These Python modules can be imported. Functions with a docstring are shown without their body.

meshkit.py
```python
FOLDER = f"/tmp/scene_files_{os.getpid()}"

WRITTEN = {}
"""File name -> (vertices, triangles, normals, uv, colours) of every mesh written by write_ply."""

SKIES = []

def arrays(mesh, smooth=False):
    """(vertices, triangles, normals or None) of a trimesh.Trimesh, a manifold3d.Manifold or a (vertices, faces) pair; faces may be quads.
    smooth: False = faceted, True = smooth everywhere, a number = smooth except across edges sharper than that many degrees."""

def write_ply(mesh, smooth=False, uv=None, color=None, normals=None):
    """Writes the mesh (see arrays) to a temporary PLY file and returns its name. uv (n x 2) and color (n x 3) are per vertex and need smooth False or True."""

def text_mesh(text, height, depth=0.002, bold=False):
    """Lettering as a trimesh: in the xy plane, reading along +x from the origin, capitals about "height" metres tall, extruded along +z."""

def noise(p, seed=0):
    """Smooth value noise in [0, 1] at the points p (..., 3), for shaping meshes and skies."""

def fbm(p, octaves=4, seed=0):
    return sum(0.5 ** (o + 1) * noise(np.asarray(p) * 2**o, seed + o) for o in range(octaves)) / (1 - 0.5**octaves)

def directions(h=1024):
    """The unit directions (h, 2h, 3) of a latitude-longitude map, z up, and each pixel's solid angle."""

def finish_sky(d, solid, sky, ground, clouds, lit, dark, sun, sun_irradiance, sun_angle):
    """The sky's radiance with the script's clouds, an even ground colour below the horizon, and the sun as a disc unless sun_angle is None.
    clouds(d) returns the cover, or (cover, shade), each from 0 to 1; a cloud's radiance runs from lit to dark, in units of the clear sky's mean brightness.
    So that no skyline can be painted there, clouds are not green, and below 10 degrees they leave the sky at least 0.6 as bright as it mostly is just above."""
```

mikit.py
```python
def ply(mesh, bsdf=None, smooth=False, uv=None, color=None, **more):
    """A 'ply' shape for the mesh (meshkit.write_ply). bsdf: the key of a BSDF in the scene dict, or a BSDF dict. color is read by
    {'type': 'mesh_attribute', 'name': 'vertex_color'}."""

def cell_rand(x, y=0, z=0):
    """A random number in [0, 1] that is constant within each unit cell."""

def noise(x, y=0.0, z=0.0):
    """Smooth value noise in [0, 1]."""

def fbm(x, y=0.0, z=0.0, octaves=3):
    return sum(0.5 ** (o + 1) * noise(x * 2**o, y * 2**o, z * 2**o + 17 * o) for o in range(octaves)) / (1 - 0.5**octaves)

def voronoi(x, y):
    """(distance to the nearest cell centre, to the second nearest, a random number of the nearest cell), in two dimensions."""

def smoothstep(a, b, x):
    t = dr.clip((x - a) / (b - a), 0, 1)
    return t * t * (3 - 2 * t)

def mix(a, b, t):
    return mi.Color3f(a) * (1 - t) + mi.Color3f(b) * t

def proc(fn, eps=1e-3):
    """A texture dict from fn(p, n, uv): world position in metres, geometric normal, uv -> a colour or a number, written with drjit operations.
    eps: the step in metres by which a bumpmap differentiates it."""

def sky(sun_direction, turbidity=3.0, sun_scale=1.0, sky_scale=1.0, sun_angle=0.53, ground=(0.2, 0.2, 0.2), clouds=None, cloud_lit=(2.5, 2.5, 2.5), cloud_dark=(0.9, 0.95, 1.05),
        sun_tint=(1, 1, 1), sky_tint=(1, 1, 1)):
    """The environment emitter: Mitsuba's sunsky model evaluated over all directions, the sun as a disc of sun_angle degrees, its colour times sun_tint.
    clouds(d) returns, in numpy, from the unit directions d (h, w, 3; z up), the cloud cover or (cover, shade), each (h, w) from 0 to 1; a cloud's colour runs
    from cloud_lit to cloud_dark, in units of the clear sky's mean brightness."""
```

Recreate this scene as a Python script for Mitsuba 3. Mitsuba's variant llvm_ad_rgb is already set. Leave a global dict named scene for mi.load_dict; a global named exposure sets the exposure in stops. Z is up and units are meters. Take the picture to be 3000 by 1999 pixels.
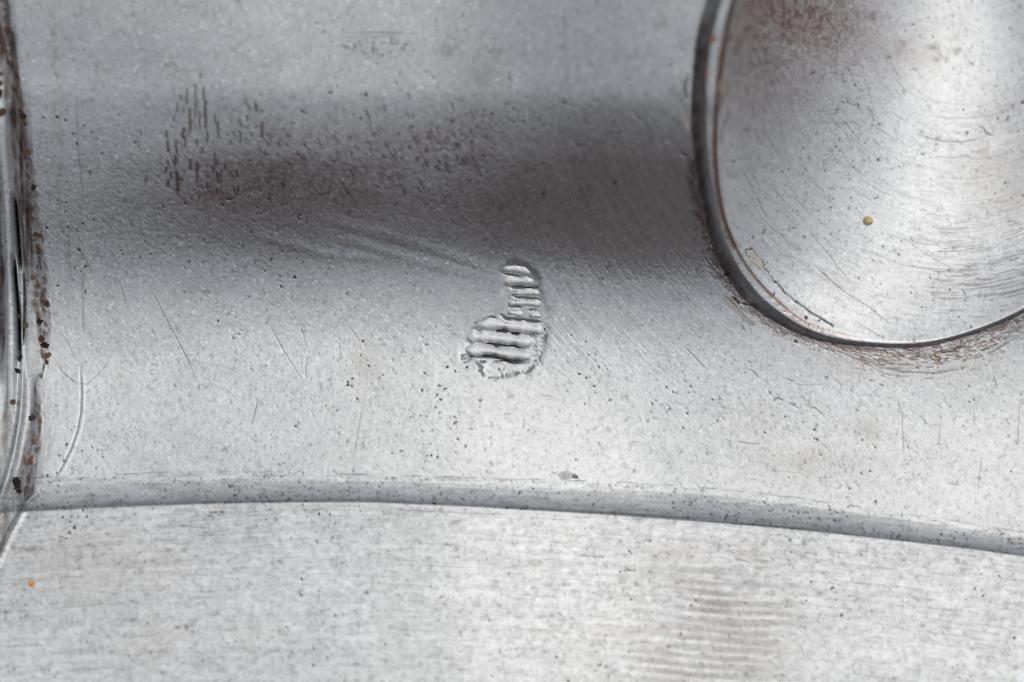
import math
import numpy as np
import trimesh
import mitsuba as mi
import mikit, meshkit
import scipy.sparse as sp
import scipy.sparse.linalg as spl
from scipy.ndimage import gaussian_filter, gaussian_filter1d, map_coordinates
from scipy.interpolate import PchipInterpolator, CubicSpline

# ------------------------------------------------------------------ camera, sky, exposure
# All lengths of the casting are laid out in tenths of a millimetre (U metres each) in the casting's own frame:
# x along the cove, y across it, z out of the face.  LEAN tips the whole casting back so that its face looks up and forward.
U = 1e-4
LEAN, ROLL = 40.0, 27.0
CAM_D = 12000.0
T = mi.ScalarTransform4f
ca, sa = math.cos(math.radians(LEAN)), math.sin(math.radians(LEAN))
cr, sr_ = math.cos(math.radians(ROLL)), math.sin(math.radians(ROLL))
ROT = np.array([[1, 0, 0], [0, ca, -sa], [0, sa, ca]]) @ np.array([[cr, -sr_, 0], [sr_, cr, 0], [0, 0, 1]])
LIFT = np.array([0, 0, 1.0])


def world(p):
    return (np.asarray(p, float) * U) @ ROT.T + LIFT


eye = world([0, 0, CAM_D])
scene, labels = {}, {}
scene['camera'] = {
    'type': 'thinlens', 'fov': math.degrees(2 * math.atan(1500.0 / CAM_D)), 'fov_axis': 'x',
    'aperture_radius': 0.024, 'focus_distance': CAM_D * U - 0.002, 'near_clip': 0.05, 'far_clip': 50.0,
    'to_world': T().look_at(origin=eye.tolist(), target=world([0, 0, 0]).tolist(), up=(ROT @ [0, 1, 0]).tolist()),
}


def overcast(d):
    e = np.clip(d[..., 2], 0, 1)
    return np.ones_like(e), (1 - e) ** 1.0            # a closed cloud deck, brightest overhead


scene['sky'] = mikit.sky((0.12, -0.08, 0.98), turbidity=3, sun_scale=0.10, sun_angle=50, sun_tint=(0.86, 0.96, 1.10), clouds=overcast,
                         cloud_lit=(2.28, 2.30, 2.34), cloud_dark=(0.71, 0.79, 0.87), ground=(0.075, 0.047, 0.045))
exposure = 1.97

rng = np.random.default_rng(7)

# ------------------------------------------------------------------ grid over the casting face
PITCH = 2.6


def axis(a, b):
    core = np.arange(a, b + PITCH, PITCH)
    out = np.cumsum(PITCH * 1.16 ** np.arange(1, 29))
    return np.concatenate([(a - out)[::-1], core, core[-1] + out])


AX, AY = axis(-60, 3060), axis(-60, 2070)             # right, down
PX, PY = np.meshgrid(AX.astype(np.float32), AY.astype(np.float32))
NY, NX = PX.shape


def sstep(a, b, x):
    t = np.clip((x - a) / (b - a), 0, 1)
    return t * t * (3 - 2 * t)


def curve(pts):
    pts = np.array(pts, float)
    f = PchipInterpolator(pts[:, 0], pts[:, 1], extrapolate=False)
    (x0, y0), (x1, y1) = pts[0], pts[-1]
    s0, s1 = (pts[1, 1] - y0) / (pts[1, 0] - x0), (y1 - pts[-2, 1]) / (x1 - pts[-2, 0])

    def g(x):
        x = np.asarray(x, float)
        return np.where(x < x0, y0 + s0 * (x - x0), np.where(x > x1, y1 + s1 * (x - x1), f(np.clip(x, x0, x1))))
    return g


def blur_noise(sy, sx, seed, shape=None):
    """Gaussian noise of unit variance, smoothed by sy, sx grid cells."""
    r = np.random.default_rng(seed)
    shape = shape or (NY, NX)
    k = max(1, int(min(sy, sx) / 4))
    small = r.standard_normal((shape[0] // k + 4, shape[1] // k + 4)).astype(np.float32)
    n = gaussian_filter(small, (sy / k, sx / k), mode='wrap')
    if k > 1:
        gy, gx = np.meshgrid(np.arange(shape[0]) / k, np.arange(shape[1]) / k, indexing='ij')
        n = map_coordinates(n, [gy, gx], order=1).astype(np.float32)
    n = n[:shape[0], :shape[1]]
    return (n - n.mean()) / n.std()


def stroke(field, pts, w, a=1.0, taper=True, mode='max'):
    """Adds a soft line through pts (right, down), w wide, to the field."""
    pts = np.asarray(pts, float)
    seg = np.hypot(*(pts[1:] - pts[:-1]).T)
    cum = np.concatenate([[0], np.cumsum(seg)])
    for i in range(len(seg)):
        (x0, y0), (x1, y1) = pts[i], pts[i + 1]
        m = 2.2 * w + 3
        i0, i1 = np.searchsorted(AX, [min(x0, x1) - m, max(x0, x1) + m])
        j0, j1 = np.searchsorted(AY, [min(y0, y1) - m, max(y0, y1) + m])
        if i1 <= i0 or j1 <= j0:
            continue
        X, Y = PX[j0:j1, i0:i1], PY[j0:j1, i0:i1]
        L2 = max(seg[i] ** 2, 1e-9)
        t = np.clip(((X - x0) * (x1 - x0) + (Y - y0) * (y1 - y0)) / L2, 0, 1)
        d = np.hypot(X - x0 - t * (x1 - x0), Y - y0 - t * (y1 - y0))
        v = a * np.exp(-(d / (0.6 * w)) ** 2)
        if taper:
            s = (cum[i] + t * seg[i]) / cum[-1]
            v = v * np.clip(np.minimum(s, 1 - s) * 5 + 0.25, 0, 1)
        f = field[j0:j1, i0:i1]
        if mode == 'max':
            np.maximum(f, v, out=f)
        else:
            f += v
    return field


def blob(field, x, y, rx, ry, a=1.0, rot=0.0, p=2.0):
    m = 2.2 * max(rx, ry) + 3
    i0, i1 = np.searchsorted(AX, [x - m, x + m])
    j0, j1 = np.searchsorted(AY, [y - m, y + m])
    X, Y = PX[j0:j1, i0:i1] - x, PY[j0:j1, i0:i1] - y
    c, s = math.cos(rot), math.sin(rot)
    d = np.hypot((X * c + Y * s) / rx, (-X * s + Y * c) / ry)
    np.maximum(field[j0:j1, i0:i1], a * np.exp(-d ** p), out=field[j0:j1, i0:i1])


def zero():
    return np.zeros((NY, NX), np.float32)


BOWL_K = (1.30, 9.0, 7.5)
# ------------------------------------------------------------------ large form: the cove
def profile(keys):
    k = np.array(keys, float)
    y = np.arange(-1000, 3001, 2.0)
    a = PchipInterpolator(k[:, 0], k[:, 1])(np.clip(y, k[0, 0], k[-1, 0]))
    h = np.cumsum(np.tan(np.radians(a))) * 2.0
    h -= np.interp(1000, y, h)
    return lambda q: np.interp(q, y, h)


# (down, tilt): tilt of the surface towards the top, in degrees
left_cove = profile([(-900, 42), (-200, 36), (-60, -10), (0, -11), (150, -12.5), (272, -11.5), (315, -17), (400, -19), (520, -22.5), (640, -24.5), (740, -21.5), (820, -15), (900, -5), (1000, 5), (1100, 12), (1200, 15.5), (1450, 16), (2900, 15)])
mid_cove = profile([(-900, 42), (-200, 36), (-60, -2), (0, -3), (150, -6), (272, -8), (318, -18), (400, -22), (500, -27), (600, -31), (700, -29), (780, -22), (850, -13), (920, -2), (1010, 8), (1180, 15), (1450, 16), (2900, 15)])
right_cove = profile([(-900, 42), (-200, 36), (-60, -9), (0, -11), (150, -14), (272, -15.5), (335, -25), (430, -31), (610, -37), (720, -33), (800, -26), (870, -17), (940, -6), (1010, 3), (1180, 9), (1450, 14), (2900, 15)])
wl, wr = 1 - sstep(150, 900, PX), sstep(1250, 1950, PX)
H0 = wl * left_cove(PY) + (1 - wl - wr) * mid_cove(PY) + wr * right_cove(PY)
H0 = H0 - np.maximum(PX - 3120, 0) * 0.75                # the face falls away past the right edge
H0 = gaussian_filter(H0, 4)

# ------------------------------------------------------------------ the step and the lower flange
K = 1.275
yT = curve([(-200, 1418), (60, 1404), (115, 1402), (344, 1391), (640, 1383), (890, 1387), (1150, 1393), (1400, 1402), (1660, 1409), (1930, 1422), (2170, 1442), (2420, 1473), (2680, 1512), (3000, 1562), (3400, 1640)])
yB = curve([(-200, 1512), (76, 1497), (380, 1482), (765, 1470), (1020, 1468), (1275, 1476), (1530, 1490), (1785, 1506), (2040, 1525), (2295, 1546), (2550, 1572), (2805, 1601), (3000, 1627), (3400, 1690)])
T1, B1 = yT(AX)[None, :], yB(AX)[None, :]
Wst = B1 - T1
tt = np.linspace(0, 1, 201)
st_a = PchipInterpolator([0, 0.04, 0.11, 0.18, 0.42, 0.68, 0.88, 1.0], [14, 21, 20, 8, 0, -10, -20, -27])(tt)
st_h = np.concatenate([[0], np.cumsum(np.tan(np.radians(st_a)))[:-1]]) / 200
ust = (PY - T1) / Wst
hT = map_coordinates(H0, [np.interp(T1, AY, np.arange(NY)), np.arange(NX)[None, :]], order=1)
step_h = hT + Wst * np.interp(ust, tt, st_h)
fl_t = profile([(-900, 14), (0, 14), (120, 17), (300, 18), (600, 16), (2900, 14)])
flange_h = hT + Wst * st_h[-1] + (fl_t(np.maximum(PY - B1, 0)) - fl_t(0))
H = np.where(PY < T1, H0, np.where(PY < B1, step_h, flange_h))

# ------------------------------------------------------------------ the bowl and its rolled rim
OX, OY = 2633.0, 395.0
out_pts = [(1615, 0), (1590, 80), (1578, 170), (1575, 260), (1583, 360), (1598, 450), (1620, 530), (1655, 612), (1690, 665), (1725, 705), (1760, 730), (1800, 752), (1850, 773), (1900, 786), (1950, 794), (2000, 798), (2060, 800), (2110, 797), (2160, 788), (2220, 771), (2290, 745), (2353, 716)]
in_pts = [(1672, 0), (1655, 80), (1640, 170), (1634, 260), (1632, 340), (1640, 430), (1655, 500), (1680, 560), (1712, 612), (1748, 655), (1800, 703), (1850, 738), (1900, 758), (1950, 771), (2000, 779), (2060, 783), (2110, 781), (2160, 774), (2220, 757), (2290, 730), (2353, 697)]
far_pts = [(3190, 740), (3370, 460), (3450, 100), (3400, -250), (3200, -520), (2900, -640), (2600, -610), (2350, -450), (2190, -240)]


def polar(pts, grow):
    p = np.array([(x * K, y * K) for x, y in pts] + [(OX + (x - OX) * grow, OY + (y - OY) * grow) for x, y in far_pts]) - [OX, OY]
    th = np.unwrap(np.arctan2(p[:, 1], p[:, 0]))
    r = np.hypot(*p.T)
    o = np.argsort(th)
    th, r = th[o], r[o]
    f = CubicSpline(np.append(th, th[0] + 2 * np.pi), np.append(r, r[0]), bc_type='periodic')
    return f


f_out, f_in = polar(out_pts, 1.045), polar(in_pts, 1.0)
TH = np.arctan2(PY - OY, PX - OX)
RR = np.hypot(PX - OX, PY - OY)
Ro, Ri = f_out(TH), f_in(TH)
wob = blur_noise(26, 26, 3) * 1.3
Ro = np.maximum(Ro + wob, Ri + 12)
th_r = np.linspace(-np.pi, np.pi, 721)
rim_x, rim_y = OX + f_in(th_r) * np.cos(th_r), OY + f_in(th_r) * np.sin(th_r)
out_x, out_y = OX + f_out(th_r) * np.cos(th_r), OY + f_out(th_r) * np.sin(th_r)
width = f_out(th_r) - f_in(th_r)
plate_at = map_coordinates(H, [np.interp(out_y, AY, np.arange(NY)), np.interp(out_x, AX, np.arange(NX))], order=1)
# the rim lies nearly in one plane while the cove curves away under it
r_left = PchipInterpolator([-200, 0, 217, 330, 460, 590, 700, 800, 900, 960, 1000, 1100], [55, 52, 40, 38, 52, 72, 80, 74, 58, 44, 32, 28])(np.clip(out_y, -200, 1100))
wgt = sstep(2560, 2330, out_x) * sstep(-200, -60, out_y)
rise = wgt * r_left + (1 - wgt) * np.where(out_y > 0, np.clip(0.5 * width, 8, 14), 45)
rise = gaussian_filter1d(np.clip(rise, 13, 140), 4, mode='wrap')
if 0:
    for q_ in range(0, 721, 12):
        if 0 < out_y[q_] and out_x[q_] < 3000: print('rise', int(out_x[q_]), int(out_y[q_]), int(rise[q_]), int(width[q_]), int(plate_at[q_]))
RISE = np.interp(TH, th_r, rise)
dout = np.maximum(RR - Ro, 0)
near = np.exp(-(dout / 260.0) ** 1.6) * (1 - sstep(-160, 10, PY - T1))
H = H + 16 * near                                       # the panel swells a little towards the rim
tb = np.clip((Ro - RR) / np.maximum(Ro - Ri, 1), 0, 1)
# cross-section of the rolled rim: foot, steep flank, rounded crown, narrow seam before the bowl
sec_a = PchipInterpolator([0, 0.04, 0.14, 0.28, 0.42, 0.54, 0.64, 0.78, 0.88, 0.95, 1.0], [0.0, -0.01, 0.19, 0.55, 0.86, 1.03, 1.07, 1.07, 1.04, 0.95, 1.0])
sec_b = PchipInterpolator([0, 0.06, 0.16, 0.30, 0.42, 0.60, 0.80, 1.0], [0.0, 0.12, 0.55, 0.95, 1.10, 1.14, 1.10, 1.0])
mixr = sstep(2230, 2480, PX)


def sec(t):
    return sec_a(t) * (1 - mixr) + sec_b(t) * mixr


foot = np.interp(TH, th_r, map_coordinates(H, [np.interp(out_y, AY, np.arange(NY)), np.interp(out_x, AX, np.arange(NX))], order=1))
inb, inbowl = (RR < Ro) & (RR >= Ri), RR < Ri
bead_h = foot + RISE * sec(tb)
rim_level = foot + RISE
# the bowl hangs from its rim: a membrane of given curvature, solved on a coarse grid
GS = 6.0
bx, by = np.arange(2000, 3500, GS), np.arange(-700, 1060, GS)
BX, BY = np.meshgrid(bx, by)
bth, brr = np.arctan2(BY - OY, BX - OX), np.hypot(BX - OX, BY - OY)
b_in = brr < f_in(bth)
foot1 = map_coordinates(H, [np.interp(out_y, AY, np.arange(NY)), np.interp(out_x, AX, np.arange(NX))], order=1) + rise
b_lev = np.interp(bth, th_r, foot1)
b_left = np.clip(-np.cos(bth + 0.40), 0, 1) ** 1.2 + 0.6 * np.clip(np.cos(bth), 0, 1) ** 2
curv = (BOWL_K[0] + BOWL_K[1] * b_left * np.exp(-np.maximum(f_in(bth) - brr, 0) / 75.0) + BOWL_K[2] * sstep(-60, -320, BY)) * 1e-3
num = np.full(BX.shape, -1)
num[b_in] = np.arange(b_in.sum())
jy, jx = np.nonzero(b_in)
rows_, cols_, vals_, rhs = [np.arange(len(jy))], [num[jy, jx]], [np.full(len(jy), -4.0)], curv[jy, jx] * GS * GS
for oy, ox in ((1, 0), (-1, 0), (0, 1), (0, -1)):
    k = num[jy + oy, jx + ox]
    on = k >= 0
    rows_.append(np.nonzero(on)[0]), cols_.append(k[on]), vals_.append(np.ones(on.sum()))
    rhs = rhs - np.where(on, 0, b_lev[jy + oy, jx + ox])
mat = sp.csr_matrix((np.concatenate(vals_), (np.concatenate(rows_), np.concatenate(cols_))))
b_h = b_lev.copy()
b_h[b_in] = spl.spsolve(mat, rhs)
b_h = gaussian_filter(b_h, 0.7)
bowl_hh = map_coordinates(b_h, [(PY - by[0]) / GS, (PX - bx[0]) / GS], order=1, mode='nearest')
bowl_hh = gaussian_filter(bowl_hh, 2)
edge_fix = (rim_level - np.interp(TH, th_r, map_coordinates(b_h, [(rim_y - by[0]) / GS, (rim_x - bx[0]) / GS], order=1, mode='nearest'))) * np.exp(-np.maximum(Ri - RR, 0) / 45.0)
if 0:
    print('edge fix', np.abs(edge_fix).max(), edge_fix.min())
    print('bowl floor', b_h[b_in].min(), 'rim', foot1.min(), foot1.max())
    g_y, g_x = np.gradient(b_h, GS)
    for y_ in (30, 200, 400, 600, 800, 950):
        print(y_, [(int(x_), int(np.degrees(np.arctan(g_y[int((y_ - by[0]) / GS), int((x_ - bx[0]) / GS)]))), int(np.degrees(np.arctan(-g_x[int((y_ - by[0]) / GS), int((x_ - bx[0]) / GS)])))) for x_ in (2130, 2200, 2300, 2450, 2600, 2750, 2900, 3000)])
H = np.where(inb, bead_h, np.where(inbowl, bowl_hh + edge_fix, H))
rim_zone = np.clip(1 - np.abs(RR - Ro) / 14, 0, 1)
H = H * (1 - rim_zone) + gaussian_filter(H, 1.2) * rim_zone

# ------------------------------------------------------------------ the left rim: bead, split seam, ridge
xs = np.array([-300, -120, -60, -20, 0, 10, 20, 30, 40, 47, 54, 62, 70, 80, 92, 106, 120, 140, 160])
rows = {
    -400: [-60, -40, -26, -20, -16, -12, -9, -7, -6, -5, -3, -1, 0, 0, 0, 0, 0, 0, 0],
    0:    [-60, -40, -26, -20, -16, -12, -9, -7, -6, -4, -1, 0, 0, 0, 0, 0, 0, 0, 0],
    200:  [-80, -50, -30, -12, -2, 1, -2, -8, -13, -15, -14, -12, -7, -2, 0, 0, 0, 0, 0],
    400:  [-90, -60, -38, -22, -6, 6, 13, 13, 6, -4, -12, -18, -19, -15, -7, -2, 0, 0, 0],
    560:  [-90, -60, -40, -28, -12, 2, 12, 16, 12, 2, -10, -18, -20, -17, -9, -3, 0, 0, 0],
    700:  [-90, -60, -40, -28, -14, 0, 11, 16, 11, -6, -22, -20, -15, -11, -7, -3, -1, 0, 0],
    800:  [-90, -60, -40, -28, -14, 0, 11, 15, 8, -16, -10, -14, -13, -4, -2, -1, 0, 0, 0],
    950:  [-90, -60, -40, -26, -10, 2, 11, 15, 12, 0, -24, -14, -10, -2, 0, 0, 0, 0, 0],
    1060: [-90, -60, -30, -16, -4, 3, 8, 12, 12, 3, -4, -6, -4, -1, 0, 0, 0, 0, 0],
    1160: [-80, -40, -16, 0, 4, 2, 2, 6, 6, 0, -4, -4, -4, -8, -11, -5, -1, 0, 0],
    1280: [-60, -20, 0, 4, 0, -4, -5, -5, -6, -6, -6, -8, -10, -10, -9, -6, -3, -1, 0],
    1400: [-40, -10, -4, -8, -10, -10, -10, -10, -11, -12, -12, -12, -10, -8, -6, -4, -2, 0, 0],
    1480: [-10, -4, -4, -4, -4, -4, -4, -4, -4, -4, -4, -4, -4, -4, -3, -2, -1, 0, 0],
    1560: [0] * 19,
    2000: [0] * 19,
}
ry = np.array(sorted(rows))
from scipy.interpolate import RectBivariateSpline
tab = np.array([rows[k] for k in ry], float)
fine_y = np.interp(AY, ry, np.arange(len(ry)))
tabx = np.array([PchipInterpolator(xs, r)(np.clip(AX, -300, 160)) for r in tab])
i0 = np.clip(fine_y.astype(int), 0, len(ry) - 2)
fr = (fine_y - i0)
fr = (fr * fr * (3 - 2 * fr))[:, None]
side = tabx[i0] * (1 - fr) + tabx[i0 + 1] * fr
wavy = blur_noise(22, 5, 11) * 0.8 * (PX < 150)
side = gaussian_filter1d(side, 3, axis=0) * 1.15
H = H + side + wavy * (1 - sstep(60, 130, PX)) * (1 - sstep(1380, 1460, PY))
xl = curve([(1380, 118), (1402, 118), (1440, 112), (1470, 82), (1500, 70), (1550, 45), (1600, 22), (1650, 0), (2000, -150)])(AY)[:, None]
below = sstep(1395, 1470, PY)
H = H - 15 * below * (1 - sstep(-16, 3, PX - xl)) + 3.5 * below * np.exp(-((PX - xl - 8) / 7) ** 2)
# narrow ridge that leaves the seam and swings off to the left at the bottom
rg = curve([(740, 51), (800, 53), (900, 61), (1050, 66), (1150, 68), (1230, 64), (1300, 55), (1380, 38), (1440, 20), (1490, 0), (1600, -60)])
rgw = np.interp(AY, [740, 800, 1000, 1150, 1300, 1500], [3, 4, 5, 8, 11, 14])[:, None]
rga = np.interp(AY, [740, 800, 1000, 1150, 1300, 1500, 1700], [0, 5, 6, 11, 15, 18, 18])[:, None]
dr_ = (PX - rg(AY)[:, None]) / rgw
H = H + rga * np.exp(-dr_ ** 2)
slot = zero()
stroke(slot, [(52, 572), (54, 620), (56, 700), (60, 790)], 7.5, 1.0)
stroke(slot, [(42, 745), (43, 800), (47, 870), (52, 950), (55, 1010), (59, 1050)], 6, 1.0)
stroke(slot, [(70, 800), (72, 880), (68, 960), (66, 1010)], 4, 0.5)
H = H - 46 * slot

# ------------------------------------------------------------------ struck mark: a shallow pit that holds the bars
def zpt(pts):
    return [(1300 + x / 3.92, 740 + y / 3.92) for x, y in pts]


import shapely
mark_poly = np.array(zpt([(690, 150), (800, 105), (930, 130), (1040, 230), (1095, 290), (1090, 400), (1130, 540), (1230, 690), (1190, 840), (1185, 1000), (1150, 1160), (1060, 1290), (940, 1385), (800, 1405), (650, 1440), (540, 1450), (440, 1420), (420, 1320), (330, 1260), (240, 1260), (195, 1170), (215, 1020), (300, 890), (430, 800), (560, 740), (650, 690), (690, 590), (700, 480), (650, 400), (670, 320), (640, 230)]))
mi0, mi1 = np.searchsorted(AX, [1320, 1650])
mj0, mj1 = np.searchsorted(AY, [740, 1140])
inside = zero()
wx = blur_noise(3, 3, 21) * 3
q = np.stack([PX[mj0:mj1, mi0:mi1] + wx[mj0:mj1, mi0:mi1], PY[mj0:mj1, mi0:mi1] + wx[mj0:mj1, mi0:mi1][::-1]], -1).reshape(-1, 2)
inside[mj0:mj1, mi0:mi1] = shapely.contains_xy(shapely.Polygon(mark_poly), q[:, 0], q[:, 1]).reshape(mj1 - mj0, mi1 - mi0)
pit = gaussian_filter(inside, 2.8)
mark_mask = inside > 0.5
H = H - 4.0 * pit + 1.5 * gaussian_filter(inside, 6) * (1 - pit)
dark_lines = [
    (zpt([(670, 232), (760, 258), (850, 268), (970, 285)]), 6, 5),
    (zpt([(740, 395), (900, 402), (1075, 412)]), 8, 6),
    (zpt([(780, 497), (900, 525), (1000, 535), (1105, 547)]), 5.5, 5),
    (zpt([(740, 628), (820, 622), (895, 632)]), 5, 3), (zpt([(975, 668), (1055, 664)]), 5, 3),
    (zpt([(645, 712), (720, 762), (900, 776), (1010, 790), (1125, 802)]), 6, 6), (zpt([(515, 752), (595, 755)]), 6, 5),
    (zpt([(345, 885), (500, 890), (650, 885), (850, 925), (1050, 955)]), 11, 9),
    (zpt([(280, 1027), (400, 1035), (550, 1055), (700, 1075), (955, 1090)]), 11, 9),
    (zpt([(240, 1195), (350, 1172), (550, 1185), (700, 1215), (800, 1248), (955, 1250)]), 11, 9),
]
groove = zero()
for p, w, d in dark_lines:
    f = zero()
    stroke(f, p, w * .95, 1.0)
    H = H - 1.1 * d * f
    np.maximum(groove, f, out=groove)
crumble = zero()
mr = np.random.default_rng(5)
ring = np.array(zpt([(205, 1190), (240, 1255), (300, 1215), (385, 1260), (425, 1330), (440, 1410), (540, 1440), (650, 1432), (760, 1400), (840, 1385), (940, 1380), (1000, 1330), (1040, 1290), (1130, 1170), (1150, 1040), (1165, 990), (1180, 850)]))
for i in range(150):
    s = mr.random() * (len(ring) - 1)
    k = int(s)
    c = ring[k] + (ring[k + 1] - ring[k]) * (s - k) + mr.normal(0, 2.5, 2)
    a = mr.random() * 6.3
    l = mr.uniform(1.5, 6)
    stroke(crumble, [c, c + l * np.array([math.cos(a), 0.5 * math.sin(a)])], mr.uniform(1.8, 4), mr.uniform(0.4, 1))
for p, w in (([(940, 1385), (1000, 1345), (1035, 1290)], 5), ([(385, 1255), (425, 1330), (440, 1400)], 4), ([(1140, 1010), (1180, 950)], 5), ([(560, 1260), (700, 1230), (800, 1270)], 4), ([(400, 1262), (480, 1255)], 4), ([(800, 1395), (870, 1382)], 4)):
    stroke(crumble, zpt(p), w, 0.9)
for i in range(110):
    c = np.array(zpt([(mr.uniform(1010, 1150), mr.uniform(900, 1290))])[0])
    stroke(crumble, [c, c + mr.normal(0, 3, 2)], mr.uniform(1.4, 2.8), mr.uniform(.2, .6) * float(abs(c[0] - 1575 + .12 * (c[1] - 1010)) < 17))
H = H - 5.5 * crumble

# ------------------------------------------------------------------ fine relief, wear and dirt
bowl_m, bead_m = inbowl, inb
flange_m = PY > B1
step_m = (PY >= T1) & (PY <= B1)
edge_x = curve([(-300, 40), (0, 50), (100, 60), (200, 76), (300, 87), (400, 104), (500, 113), (600, 120), (700, 128), (800, 132), (1000, 122), (1150, 104), (1250, 96), (1400, 80)])(AY)[:, None]
side_m = ((PX < edge_x) & (PY < T1)) | ((PX < xl) & (PY >= T1))

grain = blur_noise(0.8, 0.8, 31) * 0.75 + blur_noise(1.3, 1.3, 32) * 0.65 + blur_noise(2.4, 3.2, 33) * 0.18
rough_w = 1 - 0.65 * flange_m - 0.5 * bowl_m - 0.3 * step_m - 0.5 * bead_m
H = H + (0.075 + 0.05 * (1 - sstep(700, 1000, PY))) * grain * rough_w
H = H + 0.35 * blur_noise(30, 70, 34) + 0.10 * blur_noise(9, 16, 35) + 0.22 * blur_noise(9, 300, 36) * (PY < T1)
fold = zero()
for pts in ([(930, 640), (1130, 690), (1300, 740), (1460, 800)], [(1000, 700), (1200, 760), (1440, 815)], [(760, 690), (950, 745), (1120, 760)]):
    stroke(fold, pts, 26, 1.0)
H = H + 1.0 * fold * (1 - pit)

# brushing on the flange runs along the step, in the bowl around its deepest point
brush = blur_noise(0.7, 30, 41) * 0.7 + blur_noise(1.4, 70, 42) * 0.6
jj = np.arange(NY)[:, None] - (B1[0] - B1[0].mean())[None, :] / PITCH
brush = map_coordinates(brush, [np.clip(jj, 0, NY - 1), np.broadcast_to(np.arange(NX), (NY, NX))], order=3)
pol = blur_noise(0.9, 7, 43, (900, 2400)) * 0.8 + blur_noise(1.6, 26, 44, (900, 2400)) * 0.5
br, bt = np.hypot(PX - 2830, PY - 60), np.arctan2(PY - 60, PX - 2830)
ring_n = map_coordinates(pol, [(br / 2.4) % 899, (bt + np.pi) / (2 * np.pi) * 2399], order=1)
H = H + 0.09 * brush * flange_m + 0.12 * brush * step_m + 0.16 * ring_n * bowl_m * sstep(120, 420, br)

dark, light, rust, brown, dirt, faint_d = zero(), zero(), zero(), zero(), zero(), zero()


def tile(ox, oy, pts, f=2.351):
    return [(ox + x / f, oy + y / f) for x, y in pts]


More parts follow.
